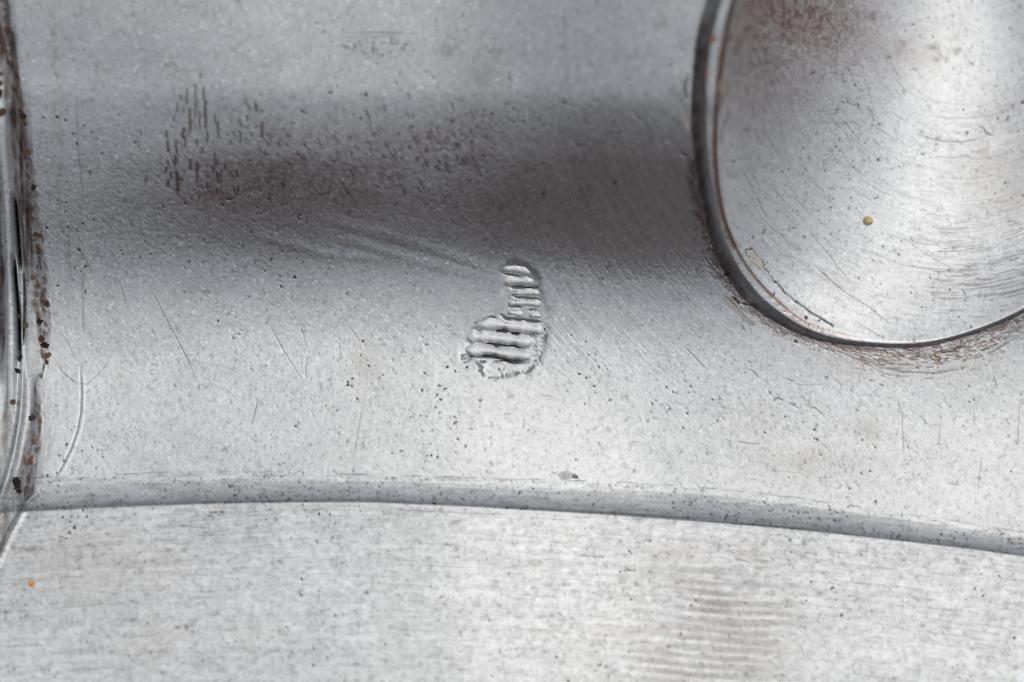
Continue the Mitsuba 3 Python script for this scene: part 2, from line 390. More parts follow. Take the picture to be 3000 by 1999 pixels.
# dark scratches, read off one after the other
for ox, oy, f, w, a, pts in [
    (0, 667, 2.351, 3.0, .7, [(570, 170), (610, 250), (640, 320)]), (0, 667, 2.351, 2.6, .7, [(815, 340), (850, 450), (880, 570)]),
    (0, 667, 2.351, 3.0, .8, [(1040, 420), (1100, 540), (1160, 660), (1240, 810), (1300, 920), (1345, 1030)]),
    (0, 667, 2.351, 2.6, .7, [(1845, 650), (1900, 750), (1960, 860), (2040, 980), (2105, 1080)]), (0, 667, 2.351, 2.4, .5, [(1690, 680), (1705, 740)]),
    (0, 667, 2.351, 3.0, .8, [(1780, 1195), (1760, 1280), (1740, 1350)]), (0, 667, 2.351, 2.4, .6, [(2115, 870), (2105, 1050)]), (0, 667, 2.351, 3.2, .9, [(1040, 940), (1072, 948)]),
    (0, 667, 2.351, 3, .55, [(370, 890), (430, 990), (510, 1060), (600, 1080), (700, 990), (790, 850)]), (0, 667, 2.351, 2.4, .45, [(380, 930), (450, 1020), (540, 1085), (605, 1075)]),
    (0, 667, 2.351, 3.5, .55, [(575, 520), (570, 640), (575, 740)]), (0, 667, 2.351, 3, .45, [(400, 710), (470, 790), (520, 910)]),
    (1000, 0, 2.351, 3.4, .95, [(160, 278), (300, 277), (470, 282)]), (1000, 0, 2.351, 3, .6, [(20, 276), (170, 279)]), (1000, 0, 2.351, 3, .8, [(490, 282), (545, 285)]), (1000, 0, 2.351, 3, .6, [(20, 308), (180, 306), (400, 303)]),
    (1000, 0, 2.351, 2.4, .65, [(1540, 10), (1525, 80), (1522, 250), (1525, 400), (1530, 500), (1545, 650), (1562, 770)]), (1000, 0, 2.351, 2.4, .5, [(1600, 200), (1600, 400), (1620, 560), (1650, 700)]),
    (1000, 0, 2.351, 2.2, .4, [(965, 10), (975, 130)]), (1000, 0, 2.351, 2.4, .6, [(60, 140), (90, 105), (100, 70)]), (1000, 0, 2.351, 2.2, .45, [(1000, 460), (975, 560)]), (1000, 0, 2.351, 3, .5, [(1500, 652), (1610, 636)]),
    (0, 0, 2.351, 2.6, .5, [(1160, 20), (1185, 70), (1210, 140)]), (0, 0, 2.351, 2.6, .5, [(1655, 30), (1690, 70), (1715, 140)]), (0, 0, 2.351, 2.6, .55, [(1527, 130), (1528, 195)]), (0, 0, 2.351, 2.6, .5, [(590, 28), (650, 32)]),
    (0, 0, 2.351, 5, .42, [(580, 640), (578, 1010), (590, 1200), (600, 1400)]), (0, 667, 2.351, 5, .35, [(490, 0), (485, 200), (490, 420)]),
    (1000, 667, 2.351, 2.4, .6, [(0, 600), (60, 690), (130, 790)]), (1000, 667, 2.351, 2.6, .6, [(145, 1230), (120, 1400), (95, 1560)]), (1000, 667, 2.351, 2.4, .5, [(590, 770), (590, 790)]),
    (1000, 667, 2.351, 3, .6, [(880, 1085), (905, 1095)]), (1000, 667, 2.351, 3, .6, [(1115, 1275), (1140, 1288)]), (1000, 667, 2.351, 2.4, .5, [(1280, 1345), (1305, 1375)]), (1000, 667, 2.351, 2.4, .6, [(870, 1382), (920, 1386)]), (1000, 667, 2.351, 2.4, .5, [(750, 1500), (800, 1560)]),
    (1000, 667, 2.351, 3, .6, [(1910, 715), (1960, 745)]), (1000, 667, 2.351, 2.2, .35, [(1890, 760), (1940, 920)]),
    (2000, 667, 2.351, 5, .95, [(610, 1190), (650, 1174), (692, 1190)]), (2000, 667, 2.351, 3, .9, [(720, 1205), (760, 1222), (800, 1250)]), (2000, 667, 2.351, 3.2, .8, [(870, 1250), (882, 1238), (905, 1242), (960, 1290)]),
    (2000, 667, 2.351, 3, .8, [(440, 975), (480, 985), (522, 1042)]), (2000, 667, 2.351, 3, .7, [(715, 1048), (770, 1060)]), (2000, 667, 2.351, 3.2, .8, [(10, 820), (70, 880), (150, 965)]), (2000, 667, 2.351, 3, .8, [(400, 670), (430, 715)]),
    (2000, 667, 2.351, 2.6, .65, [(1500, 1240), (1504, 1400), (1508, 1560)]), (2000, 667, 2.351, 2.4, .5, [(1480, 1200), (1487, 1270)]), (2000, 667, 2.351, 2.4, .55, [(1757, 1330), (1755, 1480)]), (2000, 667, 2.351, 2.4, .5, [(2000, 1170), (1998, 1370)]),
    (2000, 667, 2.351, 3, .7, [(2140, 1020), (2155, 1105)]), (2000, 667, 2.351, 2.6, .7, [(2310, 1210), (2300, 1380), (2290, 1520)]), (2000, 667, 2.351, 2.6, .6, [(1790, 1170), (1815, 1230)]), (2000, 667, 2.351, 2.6, .6, [(1620, 1290), (1670, 1340)]),
    (2000, 667, 2.351, 3.4, .7, [(360, 1468), (450, 1485), (520, 1488)]), (2000, 667, 2.351, 2.6, .5, [(940, 1480), (990, 1520)]), (2000, 667, 2.351, 2.6, .6, [(1040, 1050), (1100, 1095)]), (2000, 667, 2.351, 2.2, .5, [(780, 1085), (990, 1080)]),
    (1500, 1332, 1.5687, 3.4, .7, [(1990, 128), (2050, 138)]), (1500, 1332, 1.5687, 3, .55, [(2150, 0), (2135, 100), (2125, 180)]), (1500, 1332, 1.5687, 3.4, .55, [(10, 628), (100, 633), (205, 641)]), (1500, 1332, 1.5687, 4, .7, [(1015, 468), (1080, 486)]),
    (1500, 1332, 1.5687, 3, .5, [(1885, 620), (1885, 655)]), (1500, 1332, 1.5687, 3, .6, [(1090, 108), (1115, 112)]), (1500, 1332, 1.5687, 2.4, .4, [(1150, 68), (1330, 82)]),
    (0, 1332, 1.5687, 4, .5, [(740, 328), (850, 322), (990, 330)]), (0, 1332, 1.5687, 3, .45, [(1130, 420), (1230, 408)]), (0, 1332, 1.5687, 4, .35, [(270, 690), (480, 670), (690, 665)]), (0, 1332, 1.5687, 2.8, .55, [(1840, 248), (2100, 262), (2353, 272)]),
    (0, 1332, 1.5687, 3.2, .5, [(1820, 780), (2010, 790)]),
    # inside the bowl
    (2000, 0, 2.351, 4, .75, [(1640, 910), (1720, 940), (1830, 960), (1950, 965), (2060, 945), (2110, 930)]), (2000, 0, 2.351, 5, .8, [(2070, 850), (2110, 870), (2130, 910), (2180, 920)]), (2000, 0, 2.351, 5, .7, [(2285, 785), (2255, 825)]),
    (2000, 0, 2.351, 3.5, .5, [(1730, 780), (1850, 798), (2010, 798), (2170, 775), (2260, 740), (2340, 690)]), (2000, 0, 2.351, 3, .5, [(1740, 1070), (1900, 1075), (2020, 1050)]), (2000, 0, 2.351, 3, .55, [(1070, 695), (1180, 720), (1240, 750)]),
    (2000, 0, 2.351, 3, .7, [(380, 1180), (450, 1300), (540, 1460), (570, 1510)]), (2000, 667, 2.351, 3, .6, [(870, 30), (1000, 180), (1160, 380)]), (2000, 667, 2.351, 3, .7, [(900, 260), (1110, 440), (1290, 550), (1430, 670)]),
    (2000, 667, 2.351, 3, .5, [(1170, 630), (1260, 690), (1370, 760)]), (2000, 667, 2.351, 3, .5, [(1550, 80), (1700, 190), (1890, 295)]), (2000, 667, 2.351, 3, .5, [(1620, 60), (1760, 100), (1990, 108)]), (2000, 667, 2.351, 3, .4, [(620, 0), (720, 110), (820, 200)]),
]:
    stroke(dark, tile(ox, oy, pts, f), w, a)
stroke(light, tile(0, 0, [(1785, 1505), (1900, 1455), (2030, 1420)]), 3.4, .9)
stroke(light, tile(0, 667, [(1825, 85), (1940, 45), (2010, 0), (2140, -45)]), 3.2, .8)
for pts in ([(2250, 640), (2275, 720), (2315, 820), (2340, 940)], [(2320, 630), (2285, 670)]):
    stroke(light, tile(1000, 0, pts), 4.5, .6)
stroke(light, tile(2000, 0, [(475, 150), (510, 155)]), 2.5, .6)
stroke(light, tile(2000, 0, [(488, 150), (484, 190)]), 2.5, .6)
# fine bright scratches sweeping round the bowl, over the dark of the cove
sr = np.random.default_rng(12)
for i in range(420):
    x, y = sr.uniform(1520, 2130), sr.uniform(380, 1000)
    if sr.random() > 0.25 + 0.75 * math.exp(-((x - 1860 + 0.2 * (y - 640)) / 190) ** 2):
        continue
    r, t0 = math.hypot(x - 2830, y - 60), math.atan2(y - 60, x - 2830)
    L = sr.uniform(0.02, 0.16)
    ts = np.linspace(t0 - L, t0 + L, 7)
    stroke(light, np.stack([2830 + (r + 0.02 * r * sr.normal()) * np.cos(ts), 60 + r * np.sin(ts) + 4 * sr.normal()], 1), sr.uniform(1.8, 2.8), sr.uniform(.3, .9))
for x, y, r in [(1015, 1490, 12), (520, 800, 5), (2190, 790, 4), (1382, 1375, 6), (1425, 735, 5), (520, 1168, 4), (875, 1215, 4)]:
    blob(light, x / 2.351, y / 2.351, r / 2.0, r / 2.0, .9)
for x, y, r in [(1608, 1310, 9), (1048, 1120, 5), (1060, 1205, 5), (390, 1275, 6), (1748, 1125, 5), (1622, 1470, 7), (1255, 1305, 5), (1807, 637, 5), (1325, 1512, 9), (1130, 828, 5), (1895, 690, 4), (1945, 1390, 5)]:
    blob(light, 1000 + x / 2.351, y / 2.351, r / 2.0, r / 2.0, .9)
for x, y, r in [(500, 145, 5), (435, 245, 5), (258, 310, 7), (1165, 440, 6), (1513, 8, 7), (1735, 145, 6), (1776, 112, 6), (2010, 145, 5)]:
    blob(light, 1000 + x / 2.351, 667 + y / 2.351, r / 2.0, r / 2.0, .8)
for i in range(420):                                    # sparse bright chips and painted glints all over the cove
    x, y = sr.uniform(120, 2080), sr.normal(600, 170)
    blob(light, x, y, sr.uniform(.8, 2.2), sr.uniform(.8, 2.2), sr.uniform(.3, .75))

drip = zero()
# run-down dark drips in the cove, and spatter beside them
for x, y0, y1, w in [(1335, 650, 740, 7), (1350, 780, 930, 10), (1390, 620, 700, 8), (1392, 740, 840, 7), (1415, 800, 910, 8), (1445, 640, 720, 8), (1455, 740, 900, 12), (1465, 930, 1000, 8), (1265, 740, 800, 6), (1290, 690, 720, 9), (1240, 830, 860, 6),
                     (1520, 820, 870, 7), (1540, 870, 970, 8), (1300, 910, 970, 12), (1312, 960, 1030, 8), (1187, 930, 970, 9), (1192, 1000, 1060, 11), (1250, 1000, 1070, 10), (1240, 1100, 1150, 13), (1190, 1120, 1150, 8), (1173, 1175, 1200, 10), (1210, 1205, 1240, 11),
                     (1186, 1255, 1290, 13), (1250, 1205, 1320, 18), (1340, 1120, 1180, 11), (1390, 1145, 1190, 15), (1388, 1200, 1255, 10), (1395, 985, 1020, 8), (1425, 1040, 1070, 8), (1452, 1150, 1165, 7), (1525, 1205, 1255, 11), (1660, 1190, 1230, 8), (1520, 1310, 1340, 9),
                     (1665, 1300, 1330, 7), (1690, 930, 990, 7), (1840, 880, 950, 12), (1800, 750, 790, 11), (1740, 830, 860, 8), (1510, 1080, 1160, 8), (1580, 1150, 1180, 8), (1430, 545, 570, 8)]:
    n = 4
    yy = np.linspace(y0, y1, n)
    stroke(drip, tile(0, 0, np.stack([x + sr.normal(0, 3, n), yy], 1)), w / 2.351 * 1.5, .95, taper=False)
for x, y, r in [(770, 870, 11), (615, 975, 14), (805, 1025, 18), (595, 1060, 12), (535, 1115, 12), (845, 1128, 11), (905, 1000, 9), (935, 800, 7), (740, 1160, 7), (380, 1420, 7), (65, 1470, 8), (510, 1210, 7), (345, 1240, 7), (430, 1225, 6), (240, 950, 7), (410, 945, 7), (430, 1110, 9), (525, 970, 6), (805, 1105, 9), (1845, 945, 6), (1390, 1345, 12), (1900, 945, 5), (2105, 990, 6)]:
    blob(drip, 1000 + x / 2.351, y / 2.351, r / 2.0, r / 1.6, .9, sr.uniform(-.6, .6))
for i in range(60):
    blob(dirt, sr.uniform(500, 1750), sr.uniform(330, 650), sr.uniform(1.5, 3.2), sr.uniform(2, 4.5), sr.uniform(.35, .8))
for i in range(45):
    x, y = sr.normal(590, 80), sr.uniform(280, 590)
    l = sr.gamma(2, 8) + 5
    stroke(drip, [(x, y), (x + sr.normal(0, 1.5), y + l * .5), (x + sr.normal(0, 2.5), y + l)], sr.uniform(2.2, 5.5), sr.uniform(.4, .95))
for i in range(150):
    x, y = sr.uniform(680, 1440), sr.normal(430, 60)
    l = sr.gamma(2, 6) + 5
    stroke(drip, [(x, y), (x + l * .5, y + l)], sr.uniform(3, 7), sr.uniform(.35, .9))
for i in range(120):
    x, y = sr.normal(760, 110), sr.normal(540, 45)
    l = sr.gamma(2, 4) + 3
    stroke(brown, [(x, y), (x + sr.normal(0, 3), y + l)], sr.uniform(3, 7), sr.uniform(.15, .5))
# crusty patches
for x, y, rx, ry_, n, a in [(1235 / 2.351, 515 / 2.351, 14, 12, 16, .6), (1321, 162, 20, 16, 14, .4), (1405, 238, 40, 30, 26, .3), (1932, 108, 18, 18, 16, .6), (1090, 158, 70, 14, 40, .8), (700, 1165, 30, 10, 12, .45), (888, 1050, 30, 20, 5, .3), (1065, 1070, 25, 30, 8, .2), (540, 1050, 30, 12, 5, .3)]:
    for k in range(n):
        blob(dirt, x + sr.normal(0, rx), y + sr.normal(0, ry_), sr.uniform(1.5, 4.5), sr.uniform(1.5, 4), a * sr.uniform(.6, 1.2), sr.uniform(0, 3))
for x, y, r in [(240, 350, 9), (242, 380, 10), (240, 402, 9), (120, 372, 9), (180, 412, 9), (362, 345, 10), (460, 355, 10), (80, 332, 7), (510, 397, 7), (405, 350, 7), (365, 320, 8), (60, 370, 7)]:
    blob(dirt, 1000 + x / 2.351, y / 2.351, r / 2.351, r / 2.1, .95, sr.uniform(0, 3))
for x, y, r in [(1437, 1804, 10), (1425, 1800, 8), (1077, 1724, 9), (548, 1823, 14), (1332, 1602, 9), (1844, 1663, 9), (1765, 1934, 12), (1437, 1458, 5), (501, 1244, 4), (2973, 1536, 5), (1985, 1495, 6), (2477, 1453, 6), (25, 1778, 16), (190, 1570, 9), (215, 1558, 7), (640, 1500, 16), (1640, 1790, 8), (2745, 1705, 5)]:
    for k in range(5):
        blob(dirt, x + sr.normal(0, r * .6), y + sr.normal(0, r * .35), r * sr.uniform(.2, .6), r * sr.uniform(.15, .4), .75)

# scattered pinholes and short nicks over everything
pr = np.random.default_rng(77)
for i in range(2000):
    x, y = pr.uniform(100, 3050), pr.uniform(-50, 2050)
    if 330 < y < 720 and x < 2100 and pr.random() < .75:
        continue
    r = pr.gamma(1.6, 0.6) + 0.8
    blob(dark, x, y, r * pr.uniform(.8, 1.6), r * pr.uniform(.6, 1), pr.uniform(.25, .8), pr.uniform(0, 3.1))
for i in range(520):
    x, y = pr.uniform(150, 3050), pr.uniform(-50, 1400)
    l, a = pr.gamma(2, 5) + 3, pr.normal(0.9, 0.7)
    if pr.random() < .6:
        a = pr.normal(0.1, 0.35)
    stroke(dark, [(x, y), (x + l * math.cos(a), y + l * math.sin(a))], pr.uniform(1.6, 2.6), pr.uniform(.2, .6))
for i in range(900):                                    # nicks along the flange brushing
    x = pr.uniform(20, 3050)
    y = float(yB(x)) + pr.gamma(1.5, 160)
    l = pr.gamma(2, 26) + 8
    s = float(yB(x + l) - yB(x))
    stroke(dark if pr.random() < .72 else light, [(x, y), (x + l, y + s)], pr.uniform(1.6, 3.0), pr.uniform(.12, .5))
for i in range(480):                                    # arcs in the bowl
    t0, r = pr.uniform(0.35, 2.7), pr.uniform(240, 900)
    L = pr.gamma(2, 18) / r
    ts = np.linspace(t0 - L, t0 + L, 5)
    p = np.stack([2830 + r * np.cos(ts), 60 + r * np.sin(ts)], 1)
    if (np.hypot(p[:, 0] - OX, p[:, 1] - OY) < f_in(np.arctan2(p[:, 1] - OY, p[:, 0] - OX)) - 8).all():
        stroke(dark if pr.random() < .45 else faint_d if pr.random() < .6 else light, p, pr.uniform(1.8, 3.4), pr.uniform(.12, .45))
for i in range(260):                                    # dirt streaks where the bowl meets the right-hand rim
    t0, r = pr.uniform(0.9, 1.65), pr.normal(700, 70)
    L = pr.gamma(2, 14) / r
    ts = np.linspace(t0 - L, t0 + L, 5)
    p = np.stack([2790 + r * np.cos(ts), 120 + r * np.sin(ts)], 1)
    if (np.hypot(p[:, 0] - OX, p[:, 1] - OY) < f_in(np.arctan2(p[:, 1] - OY, p[:, 0] - OX)) - 4).all():
        stroke(dirt, p, pr.uniform(2, 3.6), pr.uniform(.2, .6))
for x, y, r in [(960, 545, 12), (990, 560, 9), (1060, 410, 9), (1285, 605, 10), (1545, 622, 13), (1295, 755, 16), (1065, 768, 14), (1440, 380, 16), (1545, 275, 14), (1800, 385, 26), (1860, 385, 14), (1780, 315, 40), (1920, 320, 22), (1310, 95, 30), (1060, 855, 9), (950, 770, 12), (1080, 960, 13), (1280, 960, 8), (2050, 1155, 10), (2140, 1075, 9), (2310, 715, 14), (2280, 1240, 7), (2140, 910, 10), (1025, 1040, 14), (1110, 550, 12), (1320, 405, 8), (380, 345, 7), (845, 375, 10), (1000, 850, 9)]:
    for k in range(4):
        blob(dirt, 2000 + (x + pr.normal(0, r * .5)) / 2.351, (y + pr.normal(0, r * .4)) / 2.351, r * pr.uniform(.25, .5), r * pr.uniform(.2, .4), pr.uniform(.25, .6), pr.uniform(0, 3))

# rust and grime hugging the outside of the bowl's rim
for i in range(1700):
    t0 = pr.uniform(0.55, 3.0)
    k = 1.0 if t0 < 1.9 else 0.8
    off = abs(pr.normal(0, 1)) * (34 if 0.75 < t0 < 1.75 else 11) + 2
    r = float(f_out(t0)) + off
    L = pr.gamma(2, 5) / r
    ts = np.linspace(t0 - L, t0 + L, 4)
    rr = r + np.cumsum(pr.normal(0, 2.2, 4))
    p = np.stack([OX + rr * np.cos(ts), OY + rr * np.sin(ts)], 1)
    stroke(rust if pr.random() < .3 else dirt, p, pr.uniform(2, 4.2), k * pr.uniform(.25, .95))
for pts in ([(2722, 1045), (2745, 1032), (2790, 1030), (2812, 1012), (2818, 985)], [(2745, 1068), (2752, 1050), (2730, 1040)], [(2500, 1022), (2560, 1025)], [(2640, 1022), (2680, 1030)], [(2890, 970), (2950, 955)], [(2930, 960), (2960, 940)]):
    stroke(rust, pts, 7, .8)
    stroke(dirt, pts, 4, .8)
for pts in ([(2395, 985), (2430, 1020), (2500, 1050), (2560, 1078)], [(2560, 1075), (2640, 1090), (2740, 1095), (2820, 1080)], [(2490, 1045), (2540, 1070)], [(2600, 1080), (2645, 1085)]):
    stroke(dirt, pts, 5, .5)
# seam of red rust behind the crown of the rim, chipped skin beside it
th_s = np.linspace(1.75, 3.75, 60)
rs = f_in(th_s) + 5
stroke(rust, np.stack([OX + rs * np.cos(th_s), OY + rs * np.sin(th_s)], 1), 11, .8)
th_s = np.linspace(2.55, 3.75, 40)
rs = f_in(th_s) + 4
stroke(brown, np.stack([OX + rs * np.cos(th_s), OY + rs * np.sin(th_s)], 1), 13, 1.0, taper=False)
foot_d = np.exp(-((tb - .17) / .32) ** 2) * bead_m * np.clip(-.25 - 1.2 * np.cos(TH + .1), 0, 1)  # grime at the rim's foot, carried up the flank to paint its shade
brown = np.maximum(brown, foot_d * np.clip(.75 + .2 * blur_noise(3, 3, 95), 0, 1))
crack = zero()
for pts in ([(2121, 50), (2117, 85), (2108, 120), (2110, 150), (2098, 185), (2095, 225), (2085, 262)], [(2117, 268), (2118, 288), (2105, 305), (2095, 315), (2090, 342)], [(2118, 345), (2112, 368), (2100, 385), (2098, 430)],
            [(2178, 736), (2195, 732), (2212, 750), (2228, 768), (2236, 790)], [(2236, 790), (2262, 822), (2290, 850), (2330, 885), (2390, 925), (2440, 955)], [(2190, 760), (2210, 766)], [(1998, 250), (1988, 280), (1992, 310)], [(2118, 812), (2132, 803)], [(2145, 870), (2165, 890), (2200, 895)]):
    pts = np.array(pts, float)
    fine = np.linspace(0, len(pts) - 1, 5 * len(pts))
    pts = np.stack([np.interp(fine, np.arange(len(pts)), pts[:, k]) for k in (0, 1)], 1) + sr.normal(0, 1.3, (len(fine), 2))
    for q0, q1 in zip(pts[:-1], pts[1:]):
        stroke(crack, [q0, q1], sr.uniform(1.6, 4.4), sr.uniform(.5, 1.0), taper=False)
flake = gaussian_filter(np.roll(crack, -3, 1), 1.5)

# the scored line and grime along the top of the step, and the faint seam at the left
for k in range(60):
    x = pr.uniform(60, 2950)
    l = pr.uniform(15, 90)
    q = np.linspace(x, x + l, 4)
    stroke(dark, np.stack([q, yT(q) - 4 + pr.normal(0, 1.2, 4)], 1), pr.uniform(1.8, 3), pr.uniform(.3, .8))
seam = zero()
stroke(seam, [(236, 1080), (241, 1150), (240, 1210), (232, 1260), (216, 1310), (196, 1355), (172, 1398)], 4.5, .9)
H = H - 1.8 * seam + 1.5 * np.roll(gaussian_filter(seam, 1.0), 3, 1)
for k in range(26):
    x, y = pr.uniform(140, 232), pr.uniform(1090, 1260)
    l = pr.uniform(40, 170)
    stroke(dark if pr.random() < .5 else light, [(x, y), (x - 4, y + l * .5), (x - 0.12 * l, min(y + l, 1395))], pr.uniform(2, 4), pr.uniform(.12, .35))

# brown deposits at the left rim
dep_e = np.interp(AY, [0, 200, 400, 600, 800, 900, 1000, 1070, 1120, 1200, 1300, 1400, 1500], [40, 62, 94, 104, 118, 122, 130, 138, 104, 112, 104, 88, 45])[:, None]
dep_w = np.interp(AY, [0, 200, 400, 640, 800, 900, 1000, 1070, 1100, 1200, 1400, 1500], [12, 14, 14, 18, 24, 22, 15, 3, 7, 17, 22, 26])[:, None]
dep = (1 - sstep(1440, 1510, PY)) * np.exp(-np.abs((PX - dep_e + 3 * blur_noise(6, 2, 90)) / dep_w) ** 3.5)
mott = blur_noise(2.6, 1.6, 91) * .6 + blur_noise(5, 3, 92) * .6
streak = blur_noise(14, 1.2, 93)
brown = np.maximum(brown, dep * np.clip(.60 + .26 * mott + .12 * streak, 0, 1))
rust = np.maximum(rust, dep * sstep(.7, 1.5, mott) * .75)
dirt = np.maximum(dirt, dep * sstep(.5, 1.3, -mott) * .85)
crust_h = dep * np.clip(mott, 0, 2)
H = H + 2.2 * crust_h
def band(lo, hi, y0, y1, soft=6, fade=40):
    l, h = (np.interp(AY, [p[0] for p in q], [p[1] for p in q])[:, None] for q in (lo, hi))
    jit = 3.0 * blur_noise(9, 2, 96)
    return sstep(l - soft, l + soft, PX + jit) * (1 - sstep(h - soft, h + soft, PX + jit)) * sstep(y0 - fade, y0 + fade, PY) * (1 - sstep(y1 - fade, y1 + fade, PY))


tex = np.clip(.80 + .20 * streak + .15 * mott, 0, 1.25)
brown = np.maximum(brown, .86 * tex * band([(0, 12), (200, 22), (330, 34)], [(0, 52), (200, 72), (330, 84)], -400, 330))
brown = np.maximum(brown, .92 * tex * band([(180, 34), (330, 46), (560, 62), (780, 70)], [(180, 72), (330, 84), (560, 98), (780, 112)], 210, 800, 5, 70))
brown = np.maximum(brown, .50 * tex * band([(330, 80), (560, 95), (780, 100)], [(330, 96), (560, 114), (780, 128)], 310, 800, 4, 30))
brown = np.maximum(brown, .85 * tex * band([(300, -40), (1100, -40)], [(420, 6), (600, 14), (800, 12), (1000, 8), (1100, 2)], 440, 1050, 5, 60))
brown = np.maximum(brown, .60 * tex * band([(1100, 18), (1250, 14), (1350, 0), (1440, -30)], [(1100, 40), (1250, 42), (1350, 24), (1440, 4)], 1160, 1450, 5, 40))
brown = np.maximum(brown, .60 * tex * band([(1150, 92), (1300, 84), (1440, 46), (1560, -10), (1640, -40)], [(1150, 120), (1300, 126), (1440, 108), (1500, 62), (1560, 34), (1640, 2)], 1190, 1640, 4, 30))
brown = np.maximum(brown, .75 * tex * band([(740, 100), (900, 104), (1000, 116), (1060, 132)], [(740, 128), (900, 144), (1000, 146), (1060, 142)], 780, 1060, 4, 30) * np.clip(.75 + .3 * mott, .2, 1.2))
for pts, w in (([(186, -20), (190, 300), (188, 620), (205, 900)], 30), ([(250, 560), (244, 800), (246, 960)], 14)):
    f = zero()
    stroke(f, pts, w, .30)
    faint_d = np.maximum(faint_d, f * np.clip(.5 + .6 * blur_noise(2.5, 1.2, 97), 0, 1.3))
edge_line = zero()
stroke(edge_line, [(50, 0), (57, 80), (62, 105), (72, 170), (80, 230), (86, 290), (87, 320)], 5, .8, taper=False)
dirt = np.maximum(dirt, edge_line)

# wide stains, and shade painted in brown at the bowl's upper left
patch = blur_noise(18, 24, 51) * .5 + blur_noise(5, 6, 52) * .3
stain = zero()
for x, y, rx, ry_, a in [(880, 530, 360, 100, .6), (640, 560, 150, 70, .5), (1320, 440, 180, 80, .55), (1060, 430, 320, 80, .4), (1500, 560, 350, 130, .3), (800, 700, 200, 50, .15)]:
    blob(stain, x, y, rx, ry_, a)
stain *= np.clip(.85 + patch * .30 + .22 * blur_noise(1.3, 1.3, 99), 0, 1.5)
bstain_shade = zero()
blob(bstain_shade, 2260, -40, 290, 430, .95, 0.30, 2.4)
blob(bstain_shade, 2390, 60, 200, 230, .8, 0.3)
bstain_shade *= np.clip(.95 + patch * .10 + .14 * blur_noise(1.3, 1.3, 98), 0, 1.3) * bowl_m  # brown stain, spread wide to paint the shade of the bowl's left wall
faint = zero()
for x, y, rx, ry_, a in [(1070, 1070, 40, 60, .35), (360, 1090, 30, 90, .25), (2540, 1262, 55, 30, .3), (2360, 1350, 160, 50, .2), (2200, 1230, 60, 60, .18), (1400, 240, 70, 60, .4), (1320, 165, 35, 25, .5), (2500, 850, 260, 90, .15), (2960, 480, 130, 200, .4), (2700, 150, 120, 60, .35), (1980, 1615, 60, 24, .35), (1860, 1830, 200, 16, .3), (560, 1850, 200, 90, .2), (300, 1640, 260, 120, .22), (2200, 1622, 50, 14, .45), (2630, 1060, 260, 50, .3)]:
    blob(faint, x, y, rx, ry_, a)
faint *= np.clip(1.0 + patch * .6, 0, 1.9)
# rippled smear low on the flange
rip_y = PY - B1 + 0.00022 * (PX - 2080) ** 2 + 5 * blur_noise(16, 40, 61)
rip = np.clip(np.sin(rip_y / 27.0 * 2 * np.pi) * .5 + .5 + 0.3 * blur_noise(2.5, 16, 62), 0, 1)
rz = zero()
blob(rz, 2100, 1790, 190, 130, 1.0, .3)
blob(rz, 2050, 1950, 210, 100, .8)
ripple = rip ** .8 * rz * np.clip(1.1 + .3 * patch, 0, 1.5)

# relief of all those marks
H = H - 0.55 * dark + 0.25 * light - 1.0 * dirt * (1 - stain) + 0.8 * np.minimum(rust, .6) * grain - 5.0 * crack + 5.0 * flake
speck = blur_noise(1.1, 1.1, 71)
pin = np.clip(speck - 1.75, 0, 2) * (0.35 + 0.65 * sstep(-.5, 1.2, blur_noise(30, 30, 72)))
H = H - 0.9 * pin * rough_w

# ------------------------------------------------------------------ colour (linear base colour of the metal skin)
fine = blur_noise(1.0, 1.0, 83)
spark = np.clip(blur_noise(0.85, 0.85, 86) - 1.1, 0, 1.6) * (1 - sstep(900, 1200, PY)) * (1 - .6 * bowl_m)  # sparkle of the grain, painted as light specks above the lower panel
tone = 1 + 0.02 * blur_noise(40, 60, 81) + 0.02 * blur_noise(10, 14, 82) + 0.065 * fine + 0.03 * blur_noise(1.8, 1.8, 84) - 0.17 * np.clip(fine - 0.8, 0, 2) - 0.13 * np.clip(blur_noise(1.5, 1.2, 87) - 0.9, 0, 2)
tone = tone + (0.035 * brush + 0.015 * blur_noise(4, 5, 85) + 0.05 * blur_noise(1.8, 2.6, 88) - 0.12 * np.clip(blur_noise(1.3, 3.0, 89) - 0.8, 0, 2)) * flange_m + (0.05 * ring_n - 0.14 * np.clip(ring_n - 0.6, 0, 2)) * bowl_m * sstep(160, 460, br)
tone = tone - (0.22 * np.clip(fine - 0.4, 0, 2) + 0.06 * blur_noise(1.2, 6, 101)) * step_m
tone = tone * (1 + 0.17 * bowl_m - 0.05 * flange_m + 0.2 * bead_m * sstep(.45, .6, tb) * (1 - sstep(.86, .93, tb))) + .30 * spark         # turned metal is cleaner, flange darker; crown highlight and sparkle painted in
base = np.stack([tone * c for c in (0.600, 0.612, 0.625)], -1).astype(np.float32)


def tint(col, m, k=1.0):
    global base
    m = np.clip(m * k, 0, 1)[..., None]
    base = base * (1 - m) + np.array(col, np.float32) * m


